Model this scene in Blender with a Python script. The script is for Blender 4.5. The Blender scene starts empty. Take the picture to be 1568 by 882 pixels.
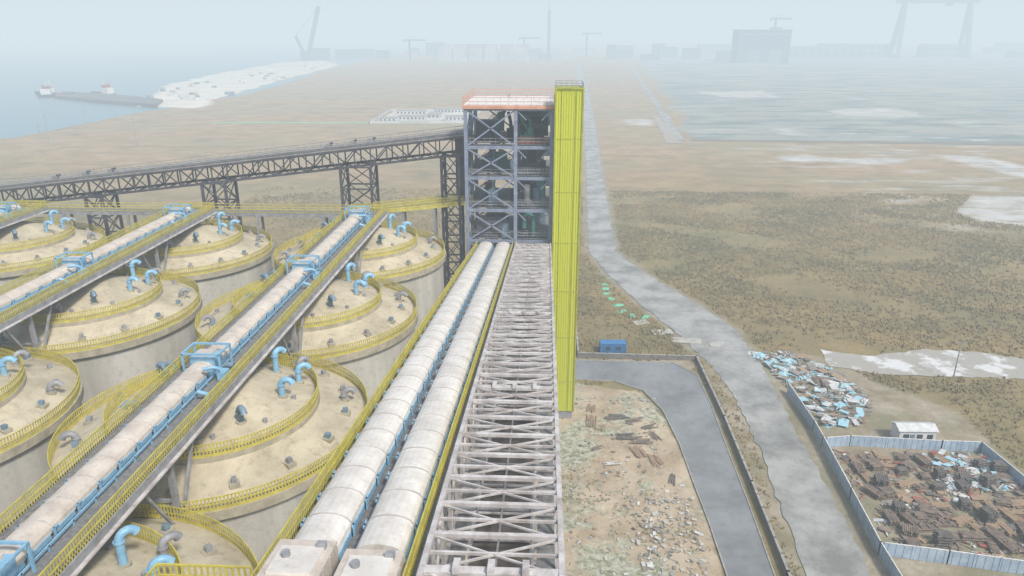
import bpy, math, random
import numpy as np
from mathutils import Vector, Matrix
random.seed(7); rng=np.random.default_rng(5)
S=bpy.context.scene
S.view_settings.view_transform='Standard'; S.view_settings.look='None'; S.view_settings.exposure=0
Z=Vector((0,0,1))
# ---------------------------------------------------------------- materials
def nd(nt,t,**k):
    n=nt.nodes.new(t)
    for a,b in k.items(): setattr(n,a,b)
    return n
def mk(name,col,col2=None,rough=.75,metal=0,scale=.6,bump=0,bscale=6,streak=0,lo=.35,hi=.65,grime=.35):
    m=bpy.data.materials.new(name); m.use_nodes=True; nt=m.node_tree; P=nt.nodes['Principled BSDF']
    P.inputs['Roughness'].default_value=rough; P.inputs['Metallic'].default_value=metal
    if col2 is None: col2=tuple(c*.62 for c in col)
    geo=nd(nt,'ShaderNodeNewGeometry')
    n=nd(nt,'ShaderNodeTexNoise'); n.inputs['Scale'].default_value=scale; n.inputs['Detail'].default_value=7; n.inputs['Roughness'].default_value=.65
    if streak:
        mp=nd(nt,'ShaderNodeMapping'); mp.inputs['Scale'].default_value=(1,1,streak); nt.links.new(geo.outputs['Position'],mp.inputs['Vector']); nt.links.new(mp.outputs[0],n.inputs['Vector'])
    else: nt.links.new(geo.outputs['Position'],n.inputs['Vector'])
    r=nd(nt,'ShaderNodeMapRange'); r.inputs['From Min'].default_value=lo; r.inputs['From Max'].default_value=hi
    nt.links.new(n.outputs['Fac'],r.inputs['Value'])
    mx=nd(nt,'ShaderNodeMix',data_type='RGBA'); mx.inputs[6].default_value=(*col2,1); mx.inputs[7].default_value=(*col,1)
    nt.links.new(r.outputs[0],mx.inputs[0])
    n2=nd(nt,'ShaderNodeTexNoise'); n2.inputs['Scale'].default_value=scale*5; n2.inputs['Detail'].default_value=5; n2.inputs['Roughness'].default_value=.7; nt.links.new(geo.outputs['Position'],n2.inputs['Vector'])
    r2=nd(nt,'ShaderNodeMapRange'); r2.inputs['From Min'].default_value=.52; r2.inputs['From Max'].default_value=.72; r2.inputs['To Max'].default_value=grime; nt.links.new(n2.outputs['Fac'],r2.inputs['Value'])
    mg=nd(nt,'ShaderNodeMix',data_type='RGBA'); nt.links.new(r2.outputs[0],mg.inputs[0]); nt.links.new(mx.outputs[2],mg.inputs[6]); mg.inputs[7].default_value=(col2[0]*.5,col2[1]*.46,col2[2]*.42,1)
    nt.links.new(mg.outputs[2],P.inputs['Base Color'])
    if bump:
        b=nd(nt,'ShaderNodeTexNoise'); b.inputs['Scale'].default_value=bscale; b.inputs['Detail'].default_value=6
        nt.links.new(geo.outputs['Position'],b.inputs['Vector'])
        bb=nd(nt,'ShaderNodeBump'); bb.inputs['Strength'].default_value=bump; bb.inputs['Distance'].default_value=.3
        nt.links.new(b.outputs['Fac'],bb.inputs['Height']); nt.links.new(bb.outputs[0],P.inputs['Normal'])
    return m
yel=mk('yellow_rail_paint',(.60,.53,.09),(.42,.36,.08),.6,scale=1.2)
yclad=mk('yellow_green_cladding',(.60,.63,.03),(.50,.54,.03),.5,scale=.25,streak=.2,lo=.2,hi=.8,grime=.12)
yclad2=mk('yellow_green_trim',(.42,.44,.03),None,.5)
conc=mk('silo_concrete',(.56,.54,.49),(.38,.365,.32),.9,scale=.25,streak=.12,bump=.1)
roofm=mk('silo_roof_mortar',(.55,.49,.36),(.36,.315,.225),.92,scale=.22,bump=.2,lo=.32,hi=.6,grime=.5)
roofc=mk('silo_ring_concrete',(.46,.42,.32),(.30,.27,.2),.9,scale=.8)
hoodw=mk('hood_white',(.76,.73,.68),(.58,.55,.50),.55,scale=.5)
hoodb=mk('hood_beige',(.66,.60,.52),(.48,.42,.36),.6,scale=.6)
hoodj=mk('hood_joint',(.56,.53,.49),(.38,.36,.34),.6)
blue=mk('light_blue_paint',(.27,.50,.68),(.19,.38,.54),.45,scale=1.5)
bgrey=mk('blue_grey_paint',(.20,.30,.38),None,.5,scale=1.5)
steelw=mk('pale_steel',(.62,.60,.59),(.36,.32,.30),.5,scale=.8,lo=.35,hi=.62)
steelg=mk('grey_steel',(.33,.34,.36),(.2,.2,.21),.5,scale=1)
steeld=mk('dark_steel',(.10,.095,.115),(.045,.045,.055),.6,scale=1)
steelb=mk('tower_blue_steel',(.27,.31,.41),(.16,.19,.26),.5,scale=.8)
grate=mk('floor_grating',(.24,.24,.235),(.13,.13,.13),.8,scale=3)
dgrate=mk('dusty_deck',(.42,.39,.34),(.24,.22,.19),.85,scale=.8)
tdeck=mk('shaded_belt_deck',(.15,.12,.10),(.06,.055,.05),.85,scale=.7)  # deck colour darkened to paint in the shade inside the truss
machd=mk('dark_machine_and_backing',(.05,.08,.12),(.02,.03,.05),.5,scale=1)
red=mk('red_oxide_paint',(.40,.10,.07),(.25,.07,.05),.6)
brown=mk('rusty_handrail',(.25,.13,.09),None,.7)
orange=mk('orange_rail',(.68,.36,.24),(.5,.24,.15),.6)
white=mk('white_paint',(.78,.77,.75),(.60,.58,.56),.6,scale=.8)
green=mk('green_pipe',(.04,.2,.17),None,.5)
asph=mk('asphalt',(.25,.265,.275),(.165,.175,.185),.9,scale=.1,bump=.1,lo=.35,hi=.62)
dirtroad=mk('dusty_road',(.37,.37,.355),(.20,.20,.19),.92,scale=.1,bump=.2,lo=.38,hi=.58)
slabm=mk('concrete_pad_mat',(.5,.48,.43),None,.9)
kerb=mk('kerb_concrete',(.40,.39,.36),None,.9)
wallm=mk('boundary_wall',(.22,.21,.20),(.13,.12,.11),.9,scale=1)
fenceb=mk('hoarding_blue',(.42,.52,.62),(.27,.36,.47),.5,scale=.5)
cont=mk('container_blue',(.04,.22,.50),(.03,.14,.34),.5,scale=1.2)
wood=mk('weathered_timber',(.28,.215,.165),(.12,.09,.075),.9,scale=1.2)
woodc=mk('grey_timber',(.20,.175,.155),(.08,.075,.07),.9,scale=1.2)
wood2=mk('pale_timber',(.42,.30,.19),(.26,.18,.12),.9,scale=2)
tarpb=mk('blue_tarp',(.26,.55,.68),(.40,.60,.66),.6,scale=1)
tarpw=mk('white_sheet',(.68,.69,.68),(.45,.46,.46),.6,scale=1)
rubb=mk('grey_rubble',(.34,.31,.27),(.17,.16,.14),.9,scale=1)
netg=mk('green_dust_net',(.12,.60,.36),(.2,.48,.3),.8,scale=.6)
far=mk('far_building',(.20,.27,.33),(.13,.19,.25),.8,scale=.02)
farw=mk('far_white',(.66,.66,.66),(.42,.42,.42),.8,scale=.03)
glass=mk('window_dark',(.05,.07,.09),None,.2)
hull=mk('ship_hull',(.03,.05,.09),None,.5)
pier=mk('pier_concrete',(.16,.17,.17),(.1,.11,.12),.9,scale=.05)
reed=mk('dry_reeds',(.34,.25,.105),(.19,.155,.065),.95,scale=.03,lo=.4,hi=.6)
def soft(m,up=.75):
    nt=m.node_tree; P=nt.nodes['Principled BSDF']
    v=nd(nt,'ShaderNodeCombineXYZ'); v.inputs[2].default_value=1; g_=nd(nt,'ShaderNodeNewGeometry'); mx=nd(nt,'ShaderNodeMix',data_type='VECTOR'); mx.inputs[0].default_value=up
    nt.links.new(g_.outputs['Normal'],mx.inputs[4]); nt.links.new(v.outputs[0],mx.inputs[5]); nt.links.new(mx.outputs[1],P.inputs['Normal'])
soft(reed)
# ---------------------------------------------------------------- builder
class M:
    def __init__(s): s.v=[];s.f=[];s.mi=[];s.sm=[];s.mats=[]
    def ix(s,m):
        if m not in s.mats: s.mats.append(m)
        return s.mats.index(m)
    def add(s,vs,fs,m,smooth=False):
        o=len(s.v); s.v+= [tuple(v) for v in vs]; i=s.ix(m)
        for f in fs: s.f.append([a+o for a in f]); s.mi.append(i); s.sm.append(smooth)
    def frame(s,c,ax,m):
        vs=[c+ax[0]*a+ax[1]*b+ax[2]*d for a in(-1,1) for b in(-1,1) for d in(-1,1)]
        s.add(vs,[(0,1,3,2),(4,6,7,5),(0,4,5,1),(2,3,7,6),(0,2,6,4),(1,5,7,3)],m)
    def box(s,c,d,m,rz=0):
        R=Matrix.Rotation(rz,3,'Z'); s.frame(Vector(c),[R@Vector((d[0]/2,0,0)),R@Vector((0,d[1]/2,0)),Vector((0,0,d[2]/2))],m)
    def beam(s,p,q,w,h,m):
        p=Vector(p);q=Vector(q);d=q-p
        if d.length<1e-5:return
        dn=d.normalized(); sd=dn.cross(Z)
        if sd.length<.02: sd=Vector((1,0,0))
        sd.normalize(); up=sd.cross(dn)
        s.frame((p+q)/2,[d/2,sd*w/2,up*h/2],m)
    def tube(s,pts,r,m,n=8):
        pts=[Vector(p) for p in pts]; vs=[];fs=[]; ref=None
        for i,p in enumerate(pts):
            t=(pts[min(i+1,len(pts)-1)]-pts[max(i-1,0)]).normalized()
            if ref is None: ref=t.orthogonal().normalized()
            a=(ref-t*ref.dot(t)).normalized(); b=t.cross(a); ref=a
            rr=r[i] if isinstance(r,(list,tuple)) else r
            for k in range(n):
                an=2*math.pi*k/n; vs.append(p+(a*math.cos(an)+b*math.sin(an))*rr)
        for i in range(len(pts)-1):
            for k in range(n): fs.append((i*n+k,i*n+(k+1)%n,(i+1)*n+(k+1)%n,(i+1)*n+k))
        s.add(vs,fs,m,True)
        s.add(vs[:n][::-1]+vs[-n:],[tuple(range(n)),tuple(range(n,2*n))],m)
    def lathe(s,prof,m,n=64,smooth=True,c=(0,0)):
        for (r0,z0),(r1,z1) in zip(prof[:-1],prof[1:]):
            vs=[];fs=[]
            for k in range(n):
                a=2*math.pi*k/n; vs.append((c[0]+r0*math.cos(a),c[1]+r0*math.sin(a),z0)); vs.append((c[0]+r1*math.cos(a),c[1]+r1*math.sin(a),z1))
            for k in range(n):
                j=(k+1)%n; fs.append((2*k,2*j,2*j+1,2*k+1))
            s.add(vs,fs,m,smooth)
    def rail(s,p,q,m,h=1.2,sp=.26,bw=.10,toe=.25,mp=None):
        p=Vector(p);q=Vector(q); L=(q-p).length
        for z in (h,h*.52): s.beam(p+Z*z,q+Z*z,.07,.09,m)
        if toe: s.beam(p+Z*(toe/2+.02),q+Z*(toe/2+.02),.03,toe,m)
        n=max(1,int(L/sp)); yd=abs((q-p).x)<=abs((q-p).y)
        for i in range(n+1):
            a=p.lerp(q,i/n); w=bw
            s.beam(a,a+Z*h,.03 if yd else w,w if yd else .03,m)
    def xframe(s,a,b,c,d,w,m): s.beam(a,c,w,w,m); s.beam(b,d,w,w,m)
    def mesh(s,name):
        me=bpy.data.meshes.new(name); me.from_pydata(s.v,[],s.f)
        for m in s.mats: me.materials.append(m)
        me.polygons.foreach_set('material_index',s.mi); me.polygons.foreach_set('use_smooth',s.sm); me.update()
        return me
    def obj(s,name,loc=(0,0,0),rz=0):
        o=bpy.data.objects.new(name,s.mesh(name)); S.collection.objects.link(o); o.location=loc; o.rotation_euler=(0,0,rz); return o
def inst(name,me,loc,rz=0,sc=1):
    o=bpy.data.objects.new(name,me); S.collection.objects.link(o); o.location=loc; o.rotation_euler=(0,0,rz); o.scale=(sc,)*3; return o
# ---------------------------------------------------------------- site plan (metres)
SEA=[(-556.9,375.4),(-372.5,481.4),(-365.6,511.6),(-367.7,578.3),(-373.3,646.5),(-341.8,707),(-357.6,964.5),(-431.5,1547),(-441,2323),(-452,3770),(-803,7700),(-13440,9000),(-13000,-900),(-1300,-600)]
SAND=[(-376.7,699),(-324.7,677.1),(-353,776.4),(-395.3,1123.9),(-432.6,1576.9),(-536.9,1814),(-608.7,1698.5),(-564.7,1255.4),(-514.7,980.7),(-442.5,804)]
QUAY=[(-533.2,783.4),(-456.6,734.9),(-373.5,692.9),(-393.8,745),(-451.6,787),(-563,843)]
FLATS=[(208,1932),(160,1151),(111,629),(99,495),(307,484),(511,475),(2000,480),(4000,2500),(298,2890)]
MARSH=[(105,492),(120,420),(140,330),(155,262),(215,225),(420,250),(900,470)]
POOLS=[[(130.8,430),(154,438),(173.6,425),(210,426),(200,412),(168,410),(133.7,415)],
[(228.5,444),(252.7,437),(262,390),(246,367),(237,383),(232.9,413)],
[(167,295),(190.7,327),(213,328),(237,329),(198.5,271),(181.4,275),(168.5,282)],
[(64,620),(84.5,612),(82,573),(62.5,581)],[(170,560),(182,555),(178,520),(168,520)],[(260,700),(330,720),(320,640),(250,650)],[(180,900),(260,920),(250,820),(190,830)]]
POND=[(63.9,156.4),(73.8,153.2),(89,157.9),(100.2,156.6),(108.3,153.4),(133.7,152.9),(125.6,142.1),(102.2,143.4),(87.7,143.5),(71.7,144.4),(63.2,147.8)]
YARD=[(-14,60),(-10,139.7),(9.4,136.5),(20.6,133.3),(23.4,122.1),(24.9,108.8),(25.2,91.3),(25.1,78.5),(24.7,40),(24.7,-60),(-14,-60)]
PAVED=[(-135,-60),(-135,133),(-14,133),(-14,-60)]
DIRT=[(4,150),(34,149.5),(36,146),(48,147),(51,152),(60,156),(72,140),(80,128),(82,78),(47,78),(34,72),(34,145),(8,146)]
ROADL=[(55,1568),(36.6,811),(28.7,580),(21.3,383),(16.6,283),(14.7,233),(19.7,206.4),(26.5,182.7),(32.8,163),(37.6,145),(38.6,128.9),(38.4,110.5),(37.1,95.8),(36.3,81.5),(35.3,60),(35,-80)]
ROADR=[(66,1568),(46,811),(37.5,580),(29.2,383),(25.6,283),(23.5,233.5),(30.2,211.4),(40.4,186.8),(47.7,166),(48.1,147.1),(47.5,130.8),(46.6,110.9),(46,96.2),(45.2,81.9),(44.4,60),(44,-80)]
YL=[(3.9,138.7),(14.9,138),(20.6,134),(23.4,125.9),(24.6,113.9),(24.9,102),(25.3,92),(25.4,81),(25.2,50),(25,-60)]
YR=[(4.1,148),(18.7,147.7),(28.8,147.6),(33,141.6),(33.3,128.7),(32.8,112.2),(32.5,97.2),(31.9,81.3),(31.7,50),(31.5,-60)]
RP=list(ROADL)+list(ROADR)[::-1]
def sdf(poly,X,Y):
    P=np.array(poly,float); d=np.full(X.shape,1e18); ins=np.zeros(X.shape,bool)
    for i in range(len(P)):
        ax,ay=P[i]; bx,by=P[(i+1)%len(P)]; ex,ey=bx-ax,by-ay
        t=np.clip(((X-ax)*ex+(Y-ay)*ey)/(ex*ex+ey*ey+1e-9),0,1)
        d=np.minimum(d,(X-ax-t*ex)**2+(Y-ay-t*ey)**2)
        c=((ay>Y)!=(by>Y)); xx=ax+(Y-ay)*ex/(ey if abs(ey)>1e-9 else 1e-9)
        ins^=(c&(X<xx))
    return np.where(ins,-1,1)*np.sqrt(d)
# ---------------------------------------------------------------- ground
n=440
sx=np.linspace(-1,1,n); ax_=30*np.sinh(sx*6.4); ay_=110+40*np.sinh(np.linspace(-5.0,6.1,n))
X,Y=np.meshgrid(ax_,ay_); X=X.ravel();Y=Y.ravel()
sea=sdf(SEA,X,Y); sand=sdf(SAND,X,Y); quay=sdf(QUAY,X,Y)
w=np.minimum(sand,quay)
depth=np.clip(np.minimum(-sea, w)/4,0,1)
dist=np.sqrt(X**2+Y**2)
Zg=-4*depth + np.where(dist<2500,1,0)*(np.sin(X*.21+np.sin(Y*.13)*2)*np.cos(Y*.17)*.05-.05)
def msk(sd,wd): return np.clip(.5-sd/(2*wd),0,1)
wd=np.clip(dist*.02,1.5,40)
masks={'sand':msk(w,wd),'flats':msk(sdf(FLATS,X,Y),wd*1.5),'marsh':msk(sdf(MARSH,X,Y),25),
'pools':np.max([msk(sdf(p,X,Y),wd*.9) for p in POOLS],axis=0),
'yard':msk(sdf(YARD,X,Y),1.5),'paved':msk(sdf(PAVED,X,Y),2),'dirt':msk(sdf(DIRT,X,Y),3.5),'shoulder':msk(sdf(RP,X,Y)-1.0,3.0)}
me=bpy.data.meshes.new('ground')
I=np.arange(n*n).reshape(n,n); q=np.stack([I[:-1,:-1],I[:-1,1:],I[1:,1:],I[1:,:-1]],-1).reshape(-1,4)
me.vertices.add(n*n); me.vertices.foreach_set('co',np.stack([X,Y,Zg],-1).ravel().astype(np.float32))
me.loops.add(q.size); me.loops.foreach_set('vertex_index',q.ravel().astype(np.int32))
me.polygons.add(len(q)); me.polygons.foreach_set('loop_start',np.arange(0,q.size,4,dtype=np.int32)); me.polygons.foreach_set('loop_total',np.full(len(q),4,dtype=np.int32))
me.update(calc_edges=True)
for k,a in masks.items():
    at=me.attributes.new(k,'FLOAT','POINT'); at.data.foreach_set('value',a.astype(np.float32))
gm=bpy.data.materials.new('ground_field'); gm.use_nodes=True; nt=gm.node_tree; P=nt.nodes['Principled BSDF']; P.inputs['Roughness'].default_value=.95
geo=nd(nt,'ShaderNodeNewGeometry')
def noise(sc,det=8,ro=.6,st=None):
    t=nd(nt,'ShaderNodeTexNoise'); t.inputs['Scale'].default_value=sc; t.inputs['Detail'].default_value=det; t.inputs['Roughness'].default_value=ro
    if st:
        mp=nd(nt,'ShaderNodeMapping'); mp.inputs['Scale'].default_value=st; nt.links.new(geo.outputs['Position'],mp.inputs['Vector']); nt.links.new(mp.outputs[0],t.inputs['Vector'])
    else: nt.links.new(geo.outputs['Position'],t.inputs['Vector'])
    return t.outputs['Fac']
def rmp(v,a,b,c=0,d=1):
    r=nd(nt,'ShaderNodeMapRange'); r.inputs['From Min'].default_value=a; r.inputs['From Max'].default_value=b; r.inputs['To Min'].default_value=c; r.inputs['To Max'].default_value=d
    nt.links.new(v,r.inputs['Value']); return r.outputs[0]
def mixc(f,a,b):
    x=nd(nt,'ShaderNodeMix',data_type='RGBA'); nt.links.new(f,x.inputs[0])
    for i,c in ((6,a),(7,b)):
        if isinstance(c,tuple): x.inputs[i].default_value=(*c,1)
        else: nt.links.new(c,x.inputs[i])
    return x.outputs[2]
def mth(op,a,b):
    x=nd(nt,'ShaderNodeMath',operation=op)
    for i,c in enumerate((a,b)):
        if isinstance(c,(int,float)): x.inputs[i].default_value=c
        else: nt.links.new(c,x.inputs[i])
    return x.outputs[0]
def edge(att,sc,amp=.7,sh=.12):
    a=nd(nt,'ShaderNodeAttribute'); a.attribute_name=att
    v=mth('ADD',a.outputs['Fac'],mth('MULTIPLY',mth('SUBTRACT',noise(sc),.5),amp*2))
    v=mth('MULTIPLY',v,rmp(a.outputs['Fac'],0,.06))
    return rmp(v,.5-sh,.5+sh)
fine=noise(.9,8,.75); med=noise(.06,8,.65); big=noise(.008,6,.6); big2=noise(.006,5,.55,(1,2.0,1))
sep=nd(nt,'ShaderNodeSeparateXYZ'); nt.links.new(geo.outputs['Position'],sep.inputs[0])
near=rmp(mth('ADD',sep.outputs[1],mth('MULTIPLY',mth('SUBTRACT',big,.5),400)),240,430)
fa=mixc(rmp(med,.36,.62),(.185,.15,.06),(.33,.235,.095)); fa=mixc(rmp(big2,.42,.58,0,.7),fa,mixc(rmp(med,.4,.6),(.17,.165,.065),(.27,.235,.10)))
fb=mixc(rmp(med,.38,.62),(.32,.21,.10),(.46,.31,.165)); fb=mixc(rmp(big2,.45,.62,0,.6),fb,(.30,.27,.15))
field=mixc(near,fa,fb)
field=mixc(rmp(noise(.02,8,.65,(1,2.5,1)),.54,.66,0,.55),field,(.13,.115,.055))
field=mixc(rmp(fine,.35,.75,0,.45),field,(.13,.10,.05))
flats=mixc(rmp(big,.4,.6),(.22,.25,.235),(.33,.33,.28)); flats=mixc(rmp(noise(.015,7,.65,(1,3,1)),.48,.6),flats,(.13,.18,.17))
flats=mixc(rmp(noise(.02,8,.7,(1,4,1)),.58,.66,0,.9),flats,(.55,.56,.55))
flats=mixc(rmp(noise(.01,8,.7,(1.5,1,1)),.57,.63,0,.6),flats,(.34,.28,.19))
c=mixc(edge('flats',.01),field,flats)
c=mixc(mth('MULTIPLY',edge('marsh',.01,.5,.3),rmp(noise(.022,8,.68,(1,3.5,1)),.52,.62,0,.85)),c,mixc(rmp(med,.4,.6),(.36,.33,.28),(.47,.45,.41)))
c=mixc(edge('sand',.02,.4),c,mixc(rmp(noise(.03),.4,.6),(.60,.55,.45),(.72,.68,.60)))
c=mixc(mth('MULTIPLY',edge('pools',.04,.7,.22),rmp(noise(.06,6,.65,(1,3,1)),.36,.5,.25,1)),c,mixc(rmp(med,.4,.6),(.40,.38,.34),(.54,.53,.50)))
c=mixc(edge('shoulder',.15,.7,.3),c,mixc(rmp(noise(.4),.4,.6),(.24,.215,.16),(.34,.31,.25)))
dirt=mixc(rmp(noise(.15),.4,.62),(.25,.20,.12),(.42,.36,.27)); dirt=mixc(rmp(fine,.4,.75,0,.6),dirt,(.17,.15,.08)); dirt=mixc(rmp(noise(.05,6),.5,.6,0,.6),dirt,(.22,.22,.13))
c=mixc(edge('dirt',.12,.6),c,dirt)
yard=mixc(rmp(noise(.12),.38,.62),(.38,.29,.19),(.54,.45,.33)); yard=mixc(rmp(noise(.35,8,.7),.52,.64,0,.7),yard,(.25,.245,.17)); yard=mixc(rmp(noise(.9,8,.7),.60,.68,0,.7),yard,(.64,.62,.56))
yard=mixc(rmp(noise(.07,6),.50,.57,0,.8),yard,mixc(rmp(fine,.42,.58),(.17,.20,.11),(.50,.52,.43)))
c=mixc(edge('yard',.3,.4),c,yard)
c=mixc(edge('paved',.3,.3),c,mixc(rmp(noise(.2),.4,.6),(.20,.20,.19),(.32,.31,.29)))
nt.links.new(c,P.inputs['Base Color'])
bp=nd(nt,'ShaderNodeBump'); bp.inputs['Strength'].default_value=.6; bp.inputs['Distance'].default_value=.5; nt.links.new(fine,bp.inputs['Height']); nt.links.new(bp.outputs[0],P.inputs['Normal'])
me.materials.append(gm)
go=bpy.data.objects.new('ground',me); S.collection.objects.link(go)
# water
wm=bpy.data.materials.new('sea_water'); wm.use_nodes=True; nt=wm.node_tree; P=nt.nodes['Principled BSDF']; P.inputs['Base Color'].default_value=(.13,.25,.30,1); P.inputs['Roughness'].default_value=.3
geo=nd(nt,'ShaderNodeNewGeometry'); wn=noise(.15,6,.6,(1,2.5,1)); bp=nd(nt,'ShaderNodeBump'); bp.inputs['Strength'].default_value=.35; bp.inputs['Distance'].default_value=.6; nt.links.new(wn,bp.inputs['Height']); nt.links.new(bp.outputs[0],P.inputs['Normal'])
m=M(); m.add([(-14000,-3000,-.9),(-300,-3000,-.9),(-300,12000,-.9),(-14000,12000,-.9)],[(0,1,2,3)],wm); m.obj('sea_water')
pm=mk('pond_ice',(.66,.66,.64),(.37,.34,.29),.4,scale=.13,lo=.50,hi=.57,grime=.3)
def jag(poly,step,amp,seed=0):
    r=random.Random(seed); out=[]
    for i in range(len(poly)):
        a=Vector(poly[i]);b=Vector(poly[(i+1)%len(poly)]); k=max(1,int((b-a).length/step))
        for j in range(k):
            p=a.lerp(b,j/k); out.append((p.x+r.uniform(-amp,amp),p.y+r.uniform(-amp,amp)))
    return out
pj=jag(POND,1.5,.45); m=M(); m.add([(x,y,.06) for x,y in pj],[tuple(range(len(pj)))],pm); m.obj('pond')
def ribbon(name,L,R,z,mat,jit=.0,step=3,seed=1,kerbs=False):
    r=random.Random(seed); vs=[];fs=[];rows=[]
    for i in range(len(L)-1):
        l0,l1,r0,r1=map(Vector,(L[i],L[i+1],R[i],R[i+1])); k=min(90,max(1,int((l1-l0).length/step)))
        for j in range(k+(i==len(L)-2)): rows.append((l0.lerp(l1,j/k),r0.lerp(r1,j/k)))
    for a,b in rows:
        vs.append((a.x+r.uniform(-jit,jit),a.y,z)); vs.append((b.x+r.uniform(-jit,jit),b.y,z))
    for i in range(len(rows)-1): fs.append((2*i,2*i+1,2*i+3,2*i+2))
    m=M(); m.add(vs,fs,mat)
    if kerbs:
        for s_ in (0,1):
            for i in range(len(rows)-1): m.beam(Vector((*rows[i][s_],z)),Vector((*rows[i+1][s_],z)),.2,.26,kerb)
    m.obj(name)
ribbon('access_road',ROADL,ROADR,.07,dirtroad,.45,1.6)
ribbon('yard_road',YL,YR,.10,asph,0,3,2,True)
ribbon('marsh_lane',[(166,1574),(124,1010),(103,709),(85,494)],[(174,1574),(131,1010),(109,709),(92,494)],.09,dirtroad,1.5,20,3)
ribbon('marsh_lane',[(90,640),(78,480)],[(96,640),(88,480)],.12,mk('mud_pale',(.42,.38,.32),(.28,.24,.18)),1.5,6,4)
ribbon('drainage_ditch',[(96,500),(307,492),(511,484),(1200,480)],[(96,492),(307,482),(511,474),(1200,466)],.1,mk('ditch_mud',(.15,.13,.10),(.22,.18,.12),scale=.05),1.6,4,5)
m=M()
for (x,y,w_,d,a) in ((29,165,5,3,.2),(34,160,7,3,-.1),(24.5,171,4,2.4,.4),(41,158,4,2.2,.1)): m.box((x,y,.12),(w_,d,.14),slabm,a)
m.obj('concrete_pad')
# ---------------------------------------------------------------- reeds
def tufts(name,poly_ok,N,x0,x1,y0,y1,h0,h1,w_,mat):
    x=rng.uniform(x0,x1,N);y=rng.uniform(y0,y1,N); ok=poly_ok(x,y); x=x[ok];y=y[ok]; k=len(x)
    V=[];
    for j in range(3):
        a=rng.uniform(0,math.pi,k); h=rng.uniform(h0,h1,k); ww=rng.uniform(.5,1,k)*w_
        ox=rng.normal(0,.3,k);oy=rng.normal(0,.3,k); lx=rng.normal(0,.25,k)
        V.append(np.stack([np.stack([x+ox-np.cos(a)*ww,y+oy-np.sin(a)*ww,np.full(k,-.1)],-1),np.stack([x+ox+np.cos(a)*ww,y+oy+np.sin(a)*ww,np.full(k,-.1)],-1),np.stack([x+ox+np.cos(a)*ww*.4+lx,y+oy,h],-1),np.stack([x+ox-np.cos(a)*ww*.6+lx,y+oy,h*.85],-1)],1))
    V=np.concatenate(V).reshape(-1,3); q=np.arange(len(V)).reshape(-1,4)
    me=bpy.data.meshes.new(name); me.from_pydata(V.tolist(),[],q.tolist()); me.materials.append(mat)
    o=bpy.data.objects.new(name,me); S.collection.objects.link(o)
def nrand(x,y): return np.sin(x*.11+np.sin(y*.07)*3)+np.sin(y*.13+x*.05)+rng.normal(0,.5,len(x))
def okf(x,y): return (sdf(RP,x,y)>2.0)&(sdf(DIRT,x,y)>-1)&(sdf(POND,x,y)>.3)&(np.min([sdf(p,x,y) for p in POOLS],axis=0)>1)&(nrand(x,y)>-.8)&(sdf(YL+YR[::-1],x,y)>1)
tufts('dry_reeds',okf,40000,0,190,136,330,.2,.75,.35,reed)
tufts('dry_reeds',okf,10000,-130,8,150,330,.2,.8,.45,reed)
def okv(x,y): return (sdf([(34.6,149),(37,149),(38,128),(37.8,110),(36.5,96),(35.8,81),(34.8,60),(34,60)],x,y)<0)|((sdf([(81,60),(81,140),(150,140),(150,60)],x,y)<0))
tufts('dry_grass',okv,9000,34,150,60,149,.15,.6,.25,reed)
def oky(x,y): return (nrand(x,y)>1.1)
weed=mk('weed_green',(.17,.20,.09),(.3,.27,.15),.9); soft(weed)
tufts('weeds',oky,2600,2,24,70,134,.08,.3,.2,weed)
# ---------------------------------------------------------------- silos
def zroof(r): return 34.35+(13.8-r)/4.6*1.7 if r>9.2 else 36.5+(9.2-r)/9.2*2.9
m=M()
m.lathe([(13.6,0),(13.6,33.5)],conc,96)
m.lathe([(13.6,33.5),(14.1,33.5),(14.1,34.35),(13.8,34.35)],roofc,96,False)
m.lathe([(13.8,34.35),(9.4,36.0)],roofm,96)
m.lathe([(9.4,36.0),(9.4,36.5),(9.0,36.52)],roofc,96,False)
m.lathe([(9.0,36.52),(1.2,39.3),(0,39.3)],roofm,96)
for R_,z_ in ((13.9,34.35),(9.3,36.5)):
    for h in (1.2,.62): m.lathe([(R_,z_+h-.05),(R_+.07,z_+h-.05),(R_+.07,z_+h+.04),(R_,z_+h+.04),(R_,z_+h-.05)],yel,96,False)
    m.lathe([(R_+.03,z_),(R_+.03,z_+.3)],yel,96,False)
    k=int(2*math.pi*R_/.28)
    for i in range(k):
        a=2*math.pi*i/k; m.box((R_*math.cos(a),R_*math.sin(a),z_+.6),(.03,.12,1.2),yel,a)
for i in range(16):
    a=2*math.pi*(i+.3)/16; r=11.9; z=zroof(r)
    m.box((r*math.cos(a),r*math.sin(a),z+.05),(.9,.8,.35),roofc,a); m.box((r*math.cos(a),r*math.sin(a),z+.42),(.45,.4,.5),steelg if i%3 else bgrey,a)
for i in range(10):
    a=2*math.pi*(i+.1)/10; r=7.3; z=zroof(r); m.tube([(r*math.cos(a),r*math.sin(a),z-.2),(r*math.cos(a),r*math.sin(a),z+.35)],.22,steelg,8)
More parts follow.
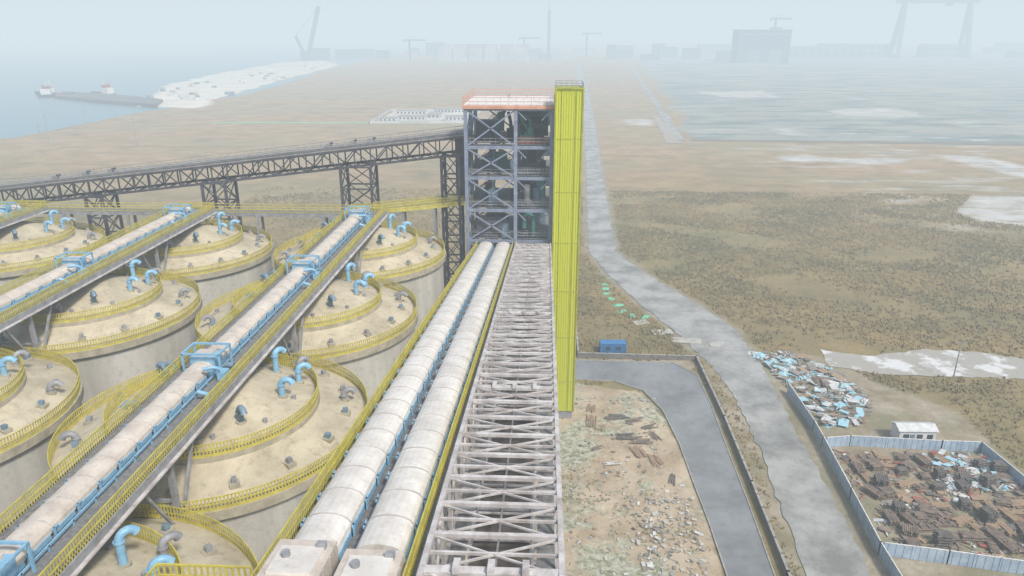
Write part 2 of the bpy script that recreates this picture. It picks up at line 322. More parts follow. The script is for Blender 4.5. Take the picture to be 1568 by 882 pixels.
for (x,y,h,mt) in [(3.9,5.3,1.9,blue),(6.6,4.0,1.3,blue),(6.3,.2,1.3,blue),(4.3,-4.6,1.1,bgrey),(-4.6,2,1.3,bgrey),(-6.8,4,1.1,bgrey),(-5.2,-4,1.1,bgrey),(1.5,-7.2,.9,steelg),(5.6,7,.9,steelg),(11.0,4,.6,steelg),(-10.8,-5,.6,steelg)]:
    r=math.hypot(x,y); z=zroof(r); u=Vector((x,y,0)).normalized(); p=Vector((x,y,z))
    m.tube([p-Z*.3,p+Z*.2],.48,roofc,12)
    pts=[p,p+Z*h*.5,p+Z*h]
    for k in range(1,8):
        t=math.pi*k/7*.92; pts.append(p+Z*(h+.5*math.sin(t))+u*(.55-.55*math.cos(t)))
    m.tube(pts,[.29]*(len(pts)-1)+[.34],mt,12)
    m.lathe([(.3,z+h-.1),(.38,z+h-.1),(.38,z+h+.03),(.3,z+h+.03)],mt,12,False,(x,y))
sm=m.mesh('grain_silo')
for c in range(4):
    for r in range(5):
        if c==3 and r>1: continue
        inst('grain_silo' ,sm,(-30.8-30.2*c,115.2-27.9*r,0),0)
# ---------------------------------------------------------------- conveyors
def hood(m,xc,w_,h,y0,y1,zf,mat,jm,seg=2.6,base=.35,side=blue,handles=True):
    y=y0;i=0
    while y<y1-.2:
        ye=min(y+seg,y1)
        for (ya,yb,sc_,mt) in ((y,ye-.1,1,mat),(ye-.1,ye,1.04,jm)):
            vs=[];K=11
            for yy in (ya,yb):
                for k in range(K):
                    t=math.pi*k/(K-1); cx=math.cos(t); sz=math.sin(t)**.7
                    vs.append((xc+w_/2*sc_*cx,yy,zf(yy)+base+h*sc_*sz))
            fs=[(k,k+1,K+k+1,K+k) for k in range(K-1)]+[tuple(range(K))[::-1],tuple(range(K,2*K))]
            m.add(vs,fs,mt)
        for s_ in (-1,1):
            a=(xc+s_*w_/2,y+.25,zf(y+.25)+base*.7); b=(xc+s_*w_/2,ye-.4,zf(ye-.4)+base*.7)
            m.beam(a,b,.1,.36,side)
            if handles:
                m.beam((xc+s_*(w_/2+.1),ye-.08,zf(ye)+.02),(xc+s_*(w_/2+.1),ye-.08,zf(ye)+base+.3),.1,.16,side)
                m.beam((xc+s_*(w_/2+.1),ye-.3,zf(ye)+base+.25),(xc+s_*(w_/2+.1),ye+.3,zf(ye)+base+.25),.08,.1,side)
        y=ye;i+=1
    m.beam((xc,y0,zf(y0)+.15),(xc,y1,zf(y1)+.15),w_*.8,.2,steelg)
def silo_gallery(xc,y0,y1):
    m=M(); z0=40.3; zf=lambda y:z0
    m.box((xc,(y0+y1)/2,z0-.06),(5.8,y1-y0,.1),grate)
    for s_ in (-1,1):
        m.box((xc+s_*3.02,(y0+y1)/2,z0-.3),(.22,y1-y0,.8),steelg)
        m.box((xc+s_*3.25,(y0+y1)/2,z0-.55),(.3,y1-y0,.12),steelw)
        m.rail((xc+s_*2.95,y0,z0),(xc+s_*2.95,y1,z0),yel)
    y=y0
    while y<y1: m.box((xc,y,z0-.35),(5.8,.2,.35),steelg); y+=3
    m.rail((xc-2.9,y1,z0),(xc+2.9,y1,z0),yel)
    hood(m,xc-.55,2.1,.75,y0+1,y1-3,zf,hoodb,hoodj,2.4,.4)
    m.box((xc+1.05,(y0+y1)/2,z0+.4),(.1,y1-y0-5,.16),blue)
    for y in np.arange(y0+2,y1-4,2.4): m.box((xc+1.05,y,z0+.25),(.1,.1,.5),blue)
    for r in range(5):
        yc=115.2-27.9*r
        if not y0<yc<y1: continue
        for yy in (yc-1.2,yc+1.2):
            for xx in (xc-2.1,xc+1.3): m.box((xx,yy,z0+1.0),(.16,.16,2.0),blue)
            m.box((xc-.4,yy,z0+2.0),(3.56,.16,.18),blue)
        for xx in (xc-2.1,xc+1.3): m.box((xx,yc,z0+2.0),(.16,2.2,.16),blue)
        m.box((xc-.5,yc,z0+.9),(2.25,1.7,1.2),blue)
        m.box((xc-.5,yc,z0+1.6),(1.5,1.2,.25),hoodb)
        m.box((xc+1.9,yc-2,z0+.45),(.7,1.1,.75),blue); m.tube([(xc+1.5,yc-.6,z0+.7),(xc+2.3,yc-.6,z0+.7)],.28,bgrey,10)
        m.tube([(xc+1.9,yc-2.4,z0+.7),(xc+1.9,yc-2.4,z0+1.2),(xc+1.5,yc-2.8,z0+1.5),(xc+.6,yc-3,z0+1.4)],.18,blue,8)
        m.tube([(xc-.5,yc,z0-.1),(xc-.5,yc,38.9)],.6,bgrey,10)
        m.tube([(xc+2.2,yc-6,z0+.1),(xc+2.2,yc-6,z0+.6),(xc+1.5,yc-6.2,z0+.9)],.2,blue,8)
    for yt in [115.2+13.9-27.9*k for k in range(6)]:
        if not y0<yt<y1+1: continue
        for s_ in (-1,1):
            m.beam((xc+s_*2.7,yt,0),(xc+s_*2.7,yt,z0-.6),.4,.4,steelg)
            m.beam((xc+s_*2.7,yt,33),(xc+s_*2.7,yt-4,z0-.6),.22,.22,steelg); m.beam((xc+s_*2.7,yt,33),(xc+s_*2.7,yt+4,z0-.6),.22,.22,steelg)
        for z in (10,20,30,36): m.beam((xc-2.7,yt,z),(xc+2.7,yt,z),.2,.2,steelg)
        m.beam((xc-2.7,yt,30),(xc+2.7,yt,36),.15,.15,steelg); m.beam((xc+2.7,yt,30),(xc-2.7,yt,36),.15,.15,steelg)
    return m
for k in range(3): silo_gallery(-30.65-30.3*k,-30,121.5).obj('silo_top_conveyor_gallery')
m=M(); zw=38.9
m.box((-72,126,zw-.1),(92,2.2,.2),grate)
for yy in (124.95,127.05): m.rail((-118,yy,zw),(-27,yy,zw),yel,1.1,1.2,.06,.12); m.box((-72.5,yy,zw-.4),(91,.2,.6),steelg)
for x in (-30.65,-60.95,-91.25):
    m.beam((x,121.6,40.2),(x,124.9,zw),1.6,.15,grate)
for x in range(-112,-28,12):
    for yy in (124.9,127.1): m.beam((x,yy,0),(x,yy,zw-.5),.4,.4,steelg)
    m.beam((x,124.9,30),(x,127.1,36),.15,.15,steelg)
m.obj('cross_walkway')
m=M(); a=Vector((-31,126.6,39.2)); b=Vector((-14.0,132.5,39.9)); sd=(b-a).cross(Z).normalized()
m.beam(a,b,2.2,.2,grate)
for s_ in (-1.1,1.1): m.rail(a+sd*s_,b+sd*s_,yel); m.beam(a+sd*s_-Z*.3,b+sd*s_-Z*.3,.2,.5,yel)
for t in (.3,.62):
    p=a.lerp(b,t)
    for s_ in (-.9,.9): m.beam((p.x,p.y+s_,0),(p.x,p.y+s_,p.z),.35,.35,steelg)
m.obj('footbridge')
zD=lambda y:33.3+(124-y)*.1386
def PL(x,y,dz=0): return Vector((x,y,zD(y)+dz))
m=M(); y0,y1=-30,124
m.beam(PL(-8.9,y0,-.08),PL(-8.9,y1,-.08),6.3,.1,grate)
for x in (-12.1,-5.75):
    m.rail(PL(x,y0),PL(x,y1),yel)
    m.beam(PL(x,y0,-.25),PL(x,y1,-.25),.25,.45,steelg); m.beam(PL(x,y0,-2.6),PL(x,y1,-2.6),.25,.3,steelg)
    y=y0;i=0
    while y<y1-3:
        m.beam(PL(x,y,-.3),PL(x,y,-2.6),.15,.15,steelg); m.beam(PL(x,y,-.3 if i%2 else -2.6),PL(x,y+3,-2.6 if i%2 else -.3),.15,.15,steelg); y+=3;i+=1
y=y0
while y<y1: m.beam(PL(-12.1,y,-.3),PL(-5.75,y,-.3),.2,.3,steelg); m.beam(PL(-12.1,y,-2.6),PL(-5.75,y,-2.6),.2,.2,steelg); y+=3
hood(m,-10.45,2.35,.85,26.6,122.5,zD,hoodw,hoodj,2.6,.4)
hood(m,-7.35,2.35,.85,26.6,122.5,zD,hoodw,hoodj,2.6,.4)
for xc,ye in ((-10.5,26.5),(-7.3,25.9)):
    m.beam(PL(xc,ye-3.2,.75),PL(xc,ye,.75),2.6,1.25,hoodb); m.beam(PL(xc,ye-2.6,1.42),PL(xc,ye-.6,1.42),1.9,.2,hoodw)
    for dx in (-1.32,1.32):
        for k in range(4): m.beam(PL(xc+dx,ye-3+k*.95,.15),PL(xc+dx,ye-3+k*.95,1.3),.06,.1,hoodj)
    m.beam(PL(xc,16,.6),PL(xc,ye-3.3,.6),2.3,1.1,hoodw); m.beam(PL(xc+.8,ye-.7,1.55),PL(xc+.8,ye-.4,1.55),.4,.3,steelg)
    m.tube([PL(xc-.5,ye-1.4,1.45),PL(xc-.5,ye-1.4,1.75)],.2,steelg,10)
m.beam(PL(-14.4,14,-.1),PL(-14.4,24.6,-.1),4.2,.12,dgrate)
m.rail(PL(-16.5,14),PL(-16.5,24.6),yel); m.rail(PL(-16.5,24.6),PL(-12.4,24.6),yel)
m.rail(PL(-14.6,14),PL(-14.6,23.4),brown,1.1,.5,.05,.1); m.rail(PL(-13.2,14),PL(-13.2,23.4),brown,1.1,.5,.05,.1)
for k in range(12): m.beam(PL(-16.3,22.5-k*.3,-.2-k*.22),PL(-14.9,22.5-k*.3,-.2-k*.22),.28,.05,dgrate)
for yt in (112,88,64,40,10):
    for x in (-12.1,-5.75): m.beam((x-(.8 if x<-8 else 0),yt,0),PL(x,yt,-2.6),.5,.5,steelg)
    zt=zD(yt)-2.6
    k=0
    while k<zt-5: m.xframe((-12.6,yt,k),(-12.6,yt,k+5),(-5.75,yt,k+5),(-5.75,yt,k),.16,steelg); m.beam((-12.6,yt,k+5),(-5.75,yt,k+5),.2,.2,steelg); k+=5
m.obj('inclined_conveyor_gallery')
# open steel truss gallery
m=M(); xa,xb=-5.1,.95; T=1.0; Bz=-3.2
for x in (xa,xb):
    m.beam(PL(x,y0,T),PL(x,y1,T),.26,.3,steelw); m.beam(PL(x,y0,Bz),PL(x,y1,Bz),.3,.3,steelw)
y=y0;i=0;st=2.9
while y<y1-st:
    big=(i%8==3)
    m.beam(PL(xa,y,T),PL(xb,y,T),.24 if not big else .45,.2,steelw)
    m.beam(PL(xa,y+st/2,T-.05),PL(xb,y+st/2,T-.05),.12,.14,steelw)
    m.beam(PL(xa,y,Bz),PL(xb,y,Bz),.25,.22,steelw)
    xm=(xa+xb)/2
    for aa,bb in (((xa,y),(xm,y+st/2)),((xb,y),(xm,y+st/2)),((xa,y+st),(xm,y+st/2)),((xb,y+st),(xm,y+st/2))): m.beam(PL(*aa,T-.1),PL(*bb,T-.1),.09,.1,steelw)
    m.xframe(PL(xa,y,Bz),PL(xa,y+st,Bz),PL(xb,y+st,Bz),PL(xb,y,Bz),.12,steelw)
    for x in (xa,xb):
        m.beam(PL(x,y,T),PL(x,y,Bz),.18,.18,steelw); m.beam(PL(x,y,T if i%2 else Bz),PL(x,y+st,Bz if i%2 else T),.13,.13,steelw)
    m.beam(PL(xa,y+.9,Bz+1.6),PL(xb,y+.9,Bz+1.6),.1,.12,steelg); m.beam(PL(xa,y+2.1,Bz+.6),PL(xb,y+2.1,Bz+.6),.1,.1,steelw)
    if big:
        for x in (-3.6,-2.1,-.6): m.beam(PL(x,y-.3,T+.2),PL(x,y+.5,T+.2),.3,.3,steelw)
    y+=st;i+=1
for x in (-3.6,-2.2,-.5): m.beam(PL(x,y0,Bz+1.7),PL(x,y1,Bz+1.7),.1,.14,steelg)
m.beam(PL(-2.2,y0,Bz+.2),PL(-2.2,y1,Bz+.2),3.2,.08,tdeck); m.beam(PL(.3,y0,Bz+.2),PL(.3,y1,Bz+.2),1.0,.08,grate); m.beam(PL(-4.5,y0,Bz+.2),PL(-4.5,y1,Bz+.2),.9,.08,grate)
for yt in (110,80,50,15):
    for x in (xa,xb): m.beam((x,yt,0),PL(x,yt,Bz),.55,.55,steelg)
    k=0
    while k<zD(yt)+Bz-6: m.xframe((xa,yt,k),(xa,yt,k+6),(xb,yt,k+6),(xb,yt,k),.18,steelg); m.beam((xa,yt,k+6),(xb,yt,k+6),.2,.2,steelg); k+=6
m.obj('steel_truss_gallery')
# ---------------------------------------------------------------- transfer tower
m=M(); XS=[-13.8,-5.3,.9]; YS=[124.2,133,142]; FL=[0,5.7,11.4,17.2,22.9,28.6,34.4,40,45.7,51,57.4]
for x in XS:
    for y in YS: m.box((x,y,28.7),(.6,.6,57.4),steelb)
for i,z in enumerate(FL[1:]):
    for y in YS:
        m.box((XS[0]/2+XS[1]/2,y,z),(XS[1]-XS[0]-.6,.36,.55),steelb); m.box((XS[1]/2+XS[2]/2,y,z),(XS[2]-XS[1]-.6,.36,.55),steelb)
    for x in XS:
        for a,b in zip(YS[:-1],YS[1:]): m.box((x,(a+b)/2,z),(.36,b-a-.6,.55),steelb)
    if i<9:
        m.box((-6.45,134.3,z+.33),(14.2,14.5,.06),grate)
        rm=red if i==8 else steelg
        m.rail((-13.4,124.7,z+.36),(.5,124.7,z+.36),steelg,1.1,.9,.04,.08); m.rail((-13.4,124.7,z+.36),(-13.4,141,z+.36),steelg,1.1,.9,.04,.08)
        m.rail((-4.9,126.2,z+.36),(.5,126.2,z+.36),rm,1.1,.5,.07,.2)
        for yy in (127.5,136): m.box((-6.45,yy,z-.1),(14,.2,.35),steeld)
    zb=FL[i]+.3; zt=z-.3
    for y in (YS[0],YS[2]):
        m.xframe((XS[0]+.3,y,zb),(XS[0]+.3,y,zt),(XS[1]-.3,y,zt),(XS[1]-.3,y,zb),.24,steelb)
    for a,b in zip(YS[:-1],YS[1:]): m.beam((XS[0],a+.3,zb if i%2 else zt),(XS[0],b-.3,zt if i%2 else zb),.24,.24,steelb)
    m.beam((XS[1]+.3,YS[0],zt),(XS[1]+1.8,YS[0],zt-1.5),.18,.18,steelb); m.beam((XS[2]-.3,YS[0],zt),(XS[2]-1.8,YS[0],zt-1.5),.18,.18,steelb)
    m.beam((-12.6,139.5,FL[i]+.3),(-7,139.5,z+.3),1.0,.15,steeld)
    m.rail((-12.6,139,FL[i]+.3),(-7,139,z+.3),red,1,1.2,.05,0)
    if i>4: m.box((-2.2,140.8,z-2.6),(5.6,.15,4.2 if i%2 else 3),machd)  # dark panels added at the back to deepen the tower's interior shade
r=random.Random(3)
for i in range(5,10):
    z=FL[i]+.4
    for k in range(9):
        x=r.uniform(-12,-1);y=r.uniform(128,139);h=r.uniform(1.2,3.4); mt=r.choice([machd,bgrey,steeld,green,machd])
        if k%3==0: m.tube([(x,y,z),(x,y,z+h)],r.uniform(.6,1.1),mt,12)
        else: m.box((x,y,z+h/2),(r.uniform(1.2,2.6),r.uniform(1.2,2.4),h),mt); m.box((x,y,z+h+.15),(.8,.8,.3),steelg)
        m.tube([(x,y,z+h),(x,y,z+h+1.0),(x+r.uniform(-2,2),y,z+4.8)],.3,mt,8)
m.tube([(-4,131,53.8),(.2,131,53.8)],1.7,machd,16); m.box((-2.3,131,52.2),(3.6,2.6,1.5),machd); m.box((-11,133,53),(3.4,4,3),machd)
m.tube([(-3.4,127,44),(-3.4,127,41.4),(-1.6,127,39)],.6,steelg,10); m.tube([(-.6,126.8,46),(-.6,126.8,42)],.5,green,10)
m.tube([(-3.8,125.6,36.5),(-3.8,125.6,38.6),(-3.0,125.6,39.2),(-2.2,125.6,38.6),(-2.2,125.6,35)],.45,green,10)
m.box((-10,126,36.4),(4.5,2.5,3.2),steeld); m.box((-7.2,126.5,36),(1.2,2,2.8),bgrey)
m.box((-6.45,133,57.85),(15.6,18.4,.25),white)
m.box((-6.45,133,58.02),(14.5,17.4,.1),white)
for y in (128,133,138): m.box((-6.45,y,58.1),(13,.1,.1),tarpw)
for a,b in (((-14.2,123.9),(1.2,123.9)),((-14.2,142.1),(1.2,142.1)),((-14.2,123.9),(-14.2,142.1)),((1.2,129),(1.2,142.1))): m.rail((*a,57.98),(*b,57.98),orange,1.3,1.2,.05,.1)
m.box((-6.45,123.75,57.7),(15.6,.1,.5),orange)
m.box((-15.4,134,46.4),(2.6,3.4,10.5),steeld); m.tube([(-15.4,134,41.2),(-15.4,134,39.5)],[1.4,.5],steeld,8)
m.obj('conveyor_transfer_tower')
# yellow clad stair/lift shaft
m=M(); x0,x1,ya,yb,zt=1.35,5.85,122,127.5,60.8
m.box(((x0+x1)/2,(ya+yb)/2,(zt+1.6)/2),(x1-x0-.2,yb-ya-.2,zt-1.6),yclad)
x=x0+.2
while x<x1-.2: m.box((x,ya+.06,zt/2+.8),(.16,.12,zt-1.6),yclad); m.box((x,yb-.06,zt/2+.8),(.16,.12,zt-1.6),yclad); x+=.42
y=ya+.3
while y<yb-.2: m.box((x0+.06,y,zt/2+.8),(.12,.16,zt-1.6),yclad); m.box((x1-.06,y,zt/2+.8),(.12,.16,zt-1.6),yclad); y+=.42
for z in np.arange(7.8,zt,9.0): m.box(((x0+x1)/2,ya+.03,z),(x1-x0,.07,.05),yclad2)
for xx in (x0,x1):
    for yy in (ya,yb): m.box((xx,yy,zt/2+.8),(.26,.26,zt-1.4),yclad2)
m.box((x0+3.3,ya-.01,zt/2+.8),(.09,.12,zt-1.6),yclad2); m.box((x0+1.0,ya-.01,zt/2+.8),(.06,.12,zt-1.6),yclad2)
m.box(((x0+x1)/2,(ya+yb)/2,.8),(x1-x0-.5,yb-ya-.5,1.6),steelg); m.box((x0+.9,ya+.1,.9),(1,.2,1.7),white)
m.box(((x0+x1)/2,(ya+yb)/2,zt+.12),(x1-x0+.3,yb-ya+.3,.22),yclad2)
for a,b in (((x0,ya),(x1,ya)),((x0,yb),(x1,yb)),((x0,ya),(x0,yb)),((x1,ya),(x1,yb))): m.rail((*a,zt+.2),(*b,zt+.2),steelg,.8,.8,.04,0)
m.obj('yellow_stair_shaft')
# ---------------------------------------------------------------- quay belt conveyor bridge
m=M(); zc=lambda x:52.2+(x+14)*.1205
def Q(x,y,dz=0): return Vector((x,y,zc(x)+dz))
XE=-200
ys=(130.6,135.4)
m.beam(Q(-14,133,0),Q(XE,133,0),4.9,.2,dgrate)
for y in (131.9,134.1):
    m.beam(Q(-14,y,.5),Q(XE,y,.5),1.3,.2,dgrate); m.beam(Q(-14,y-.75,.45),Q(XE,y-.75,.45),.12,.4,steelg)
for y in ys:
    m.beam(Q(-14,y,-.25),Q(XE,y,-.25),.3,.45,steeld); m.beam(Q(-14,y,-3.3),Q(XE,y,-3.3),.3,.4,steeld)
    m.rail(Q(-14,y,.1),Q(XE,y,.1),steelg,1.1,1.5,.05,.1)
    x=-14;i=0
    while x>XE:
        m.beam(Q(x,y,-.3),Q(x,y,-3.3),.2,.2,steeld); m.beam(Q(x,y,-.3 if i%2 else -3.3),Q(x-3,y,-3.3 if i%2 else -.3),.18,.18,steeld); x-=3;i+=1
x=-14
while x>XE: m.beam(Q(x,ys[0],-3.3),Q(x,ys[1],-3.3),.2,.2,steeld); m.beam(Q(x,ys[0],-3.3),Q(x-3,ys[1],-3.3),.12,.12,steeld); m.beam(Q(x,ys[0],-.3),Q(x,ys[1],-.3),.2,.2,steeld); x-=3
for x in (-32,-35.5,-40,-82,-87,-93): m.box((x,132,zc(x)+.9),(.9,.8,.6),steelg); m.tube([(x+.5,131.7,zc(x)+1.2),(x+.5,132.6,zc(x)+1.2)],.25,machd,8)
m.obj('quay_belt_conveyor')
for xp,ww in ((-17.5,3.2),(-35,5.6),(-62,4.4),(-85.5,3.2),(-112,4.5),(-140,4.5)):
    m=M(); zt=zc(xp)-3.5
    cs=[(xp-ww/2,ys[0]),(xp+ww/2,ys[0]),(xp+ww/2,ys[1]),(xp-ww/2,ys[1])]
    for c_ in cs: m.beam((*c_,0),(*c_,zt),.45,.45,steeld)
    k=zt
    while k>5:
        for j in range(4):
            a=cs[j];b=cs[(j+1)%4]; m.beam((*a,k),(*b,k),.25,.25,steeld); m.xframe((*a,k-4),(*a,k),(*b,k),(*b,k-4),.16,steeld)
        k-=4
    m.obj('conveyor_support_tower')
# ---------------------------------------------------------------- walls, fences, yard objects
def wallrun(name,pts,h,mat,th=.25,post=None,corr=False):
    m=M()
    for a,b in zip(pts[:-1],pts[1:]):
        a=Vector((*a,0));b=Vector((*b,0)); L=(b-a).length
        if corr:
            k=int(L/.5); d=(b-a)/k; nn=d.cross(Z).normalized()*.05
            for i in range(k): m.beam(a+d*i+nn*(i%2)+Z*h/2,a+d*(i+1)+nn*(i%2)+Z*h/2,.06,h,mat)
            m.beam(a+Z*(h+.03),b+Z*(h+.03),.14,.08,white)
        else:
            m.beam(a+Z*h/2,b+Z*h/2,th,h,mat); m.beam(a+Z*(h+.04),b+Z*(h+.04),th+.12,.09,kerb)
        k=max(1,int(L/3))
        for i in range(k+1):
            p=a.lerp(b,i/k); m.box((p.x,p.y,(h+.1)/2),(th+.12,th+.12,h+.1),post or mat)
    m.obj(name)
wallrun('boundary_wall',[(7.9,149.7),(34.3,149.2),(34.5,122.6),(34.1,101.5),(33.5,80.7),(33.2,-40)],1.1,wallm)
wallrun('boundary_wall',[(12,262),(9,240),(8.2,190),(7.9,150.5)],1.0,wallm)
wallrun('hoarding_fence',[(50,134.6),(50.1,119.7),(49.8,114.3),(48.7,98.7),(47.8,86),(47.2,60),(46.5,-20)],2.2,fenceb,.06,fenceb,True)
wallrun('hoarding_fence',[(48.3,85.9),(56.5,84.6),(66,82.9),(80,80.5)],2.2,fenceb,.06,fenceb,True)
wallrun('hoarding_fence',[(50.4,114.1),(54.8,114.9),(70.3,114),(77,113.9),(78,103.1),(79.5,92.6),(80,81.5)],2.0,fenceb,.06,fenceb,True)
m=M(); m.box((0,0,1.3),(5.7,2.3,2.3),cont)
for x in np.arange(-2.7,2.8,.3): m.box((x,-1.18,1.3),(.14,.08,2.1),cont); m.box((x,1.18,1.3),(.14,.08,2.1),cont)
for x in (-2.87,2.87):
    for y in (-1.2,1.2): m.box((x,y,1.3),(.16,.16,2.6),cont)
m.box((0,0,2.52),(5.9,2.5,.1),cont); m.box((-1.2,-1.24,1.5),(1,.06,.8),glass); m.box((1.2,-1.24,1.5),(1,.06,.8),glass); m.box((2.93,0,1.3),(.06,.08,2.2),white)
m.obj('shipping_container',(15.9,152.8,0),.03)
m=M(); m.box((0,0,1.35),(6.4,3,2.7),white)
m.add([(-3.5,-1.8,2.7),(3.5,-1.8,2.7),(3.5,1.8,2.7),(-3.5,1.8,2.7),(-3.5,0,3.4),(3.5,0,3.4)],[(0,1,5,4),(2,3,4,5),(0,4,3),(1,2,5),(0,3,2,1)],tarpw)
for x in (-2,0.4,2.2): m.box((x,-1.53,1.5),(1,.06,1),glass)
m.box((-.9,-1.53,1),(.8,.06,2),bgrey); m.obj('site_office',(66.9,117.4,0),.02)
m=M(); m.tube([(0,0,0),(0,0,9)],[.16,.1],kerb,8); m.beam((-.9,0,8.3),(.9,0,8.3),.1,.1,steelg)
for x in (-.8,0,.8): m.tube([(x,0,8.35),(x,0,8.6)],.06,white,6)
pme=m.mesh('utility_pole')
inst('utility_pole',pme,(87.2,142.7,0),.2)
def stack(seed,mat,L=3.2,W=1.6,H=5):
    r=random.Random(seed); m=M()
    for l in range(H):
        if l%2==0:
            y=-W/2
            while y<W/2: m.box((r.uniform(-.15,.15),y,.1+l*.22),(L+r.uniform(-.5,.4),.2,.16),mat,r.uniform(-.03,.03)); y+=.28
        else:
            for x in (-L*.35,0,L*.35): m.box((x,0,.1+l*.22),(.18,W,.16),mat,r.uniform(-.05,.05))
    return m.mesh('lumber_stack')
st=[stack(1,wood),stack(2,woodc,2.4,1.8,7),stack(3,wood,4,1.2,4),stack(4,woodc,2,1.6,9),stack(5,wood2,3.4,1.4,3),stack(6,wood,2.2,2.0,5)]
r=random.Random(11); used=[]
for k in range(900):
    x=r.uniform(52.5,76.5);y=r.uniform(87.5,111.5)
    if len(used)>72: break
    if y>103 and x>65 and r.random()<.85: continue
    if y<93 and x<62 and r.random()<.6: continue
    if abs(y-99-(x-60)*.2)<1.6: continue
    if any((x-a)**2+(y-b)**2<4.6 for a,b in used): continue
    used.append((x,y)); inst('lumber_stack',r.choice(st),(x,y,0),(0 if int(x/8)%2 else math.pi/2)+r.gauss(.1,.2),r.uniform(.7,1.05))
def litter(name,poly,N,mats,smin,smax,hgt,seed):
    r=random.Random(seed); m=M(); xs=[p[0] for p in poly]; ys_=[p[1] for p in poly]
    c=0
    while c<N:
        x=r.uniform(min(xs),max(xs)); y=r.uniform(min(ys_),max(ys_))
        if sdf(poly,np.array([x]),np.array([y]))[0]>0: continue
        c+=1; a=r.uniform(0,math.pi); L=r.uniform(smin,smax); R=Matrix.Rotation(a,3,'Z')@Matrix.Rotation(r.gauss(0,.12),3,'Y')
        w_=L*r.choice([.08,.1,.5,.7]); z=r.uniform(.05,hgt)
        m.frame(Vector((x,y,z)),[R@Vector((L/2,0,0)),R@Vector((0,w_/2,0)),R@Vector((0,0,.04))],r.choice(mats))
    m.obj(name)
def tarp(m,x,y,sx_,sy_,h,mat,seed):
    r=random.Random(seed); K=9; vs=[];fs=[]; an=r.uniform(0,3.1); ca,sa=math.cos(an),math.sin(an)
    for i in range(K):
        for j in range(K):
            u=i/(K-1)*2-1;v=j/(K-1)*2-1; e=max(0,1-max(abs(u),abs(v))**3)
            px=u*sx_*(1+r.uniform(-.15,.15)); py=v*sy_*(1+r.uniform(-.15,.15))
            vs.append((x+px*ca-py*sa,y+px*sa+py*ca,.08+h*e*r.uniform(.45,1)))
    for i in range(K-1):
        for j in range(K-1): fs.append((i*K+j,(i+1)*K+j,(i+1)*K+j+1,i*K+j+1))
    m.add(vs,fs,mat)
DEB=[(47.5,152.3),(55.2,154.5),(61.8,147.8),(66,134),(61.5,122.5),(52.4,121),(51.3,134.7)]
litter('construction_debris',DEB,520,[tarpb,tarpw,tarpw,wood,rubb,rubb,wood2,wood,tarpb],.4,2.6,.9,5)
litter('construction_debris',[(50.5,87),(78,84),(77,112.5),(51,113)],620,[wood,woodc,wood2,rubb,wood2,wood,tarpw,red],.3,2.0,.35,6)
litter('construction_debris',[(66,102),(77,102),(77,112.5),(66,112.5)],240,[tarpb,tarpw,tarpb,tarpw,rubb,wood,red],.4,1.9,.7,16)
def bundle(name,items,seed):
    r=random.Random(seed); m=M()
    for (x,y,a,k,L,mt) in items:
        R=Matrix.Rotation(a,3,'Z')
        for i in range(k):
            aa=a+r.gauss(0,.07); off=R@Vector((r.uniform(-.5,.5),i*.32-k*.16,0)); R2=Matrix.Rotation(aa,3,'Z'); l=L*r.uniform(.6,1.1)
            m.frame(Vector((x,y,.1+r.random()*.25))+off,[R2@Vector((l/2,0,0)),R2@Vector((0,.1,0)),Vector((0,0,.05))],mt)
    m.obj(name)
bundle('plank_pile',[(9.5,126,1.5,5,4,wood2),(9.2,121,1.6,6,5,wood2),(11,118.5,1.2,3,3,wood2),(14,123,.1,6,4.5,woodc),(17.5,122,.3,4,3.5,wood),(20,119.5,.5,4,3,woodc),(15.5,116,.2,7,4.5,woodc),(18.2,114.3,.0,5,4,wood),(20.5,116,1.9,4,3,wood),(17,110.5,1.8,7,3.5,wood2),(19.5,108,1.9,6,3.6,wood2),(12,107,.1,3,3.5,tarpw),(21.5,103,1.4,3,3,woodc),(10,112,.4,3,2.5,wood)],7)
litter('rubble',[(3,72),(23,72),(23,131),(6,132)],520,[kerb,tarpw,wood2,conc,rubb,wood],.1,.8,.1,9)
litter('rubble',[(14,72),(23,72),(24,98),(14,98)],420,[kerb,tarpw,conc,rubb,rubb],.15,.9,.3,19)
m=M(); r=random.Random(21)
for k in range(22):
    t=k/21; x=49.5+t*12+r.uniform(-2,3); y=152-t*20+r.uniform(-3,3)
    tarp(m,x,y,r.uniform(.8,2.2),r.uniform(.5,1.3),r.uniform(.4,1.2),r.choice([tarpb,tarpw,rubb,tarpw,tarpb,wood]),k)
for k in range(9): tarp(m,r.uniform(66,76),r.uniform(103,112),r.uniform(.6,1.6),r.uniform(.5,1.2),r.uniform(.3,.9),r.choice([tarpb,tarpw]),k+50)
m.obj('tarpaulin_heap')
m=M()
for (x,y,a) in ((18,192,1),(18.6,188,.7),(20,183,1),(20.5,178.5,1.1),(23,175.5,1.2),(26,174.4,1.3),(17.4,196,.8),(17.2,200,.7)): tarp(m,x,y,a*1.5,.9/a,.2,netg,int(x*9))
m.obj('green_dust_net')
m=M()
for k in range(40): tarp(m,-264+k*3.1,573+k*.15,1.8,1.5,.4,netg,k)
m.obj('green_dust_net')
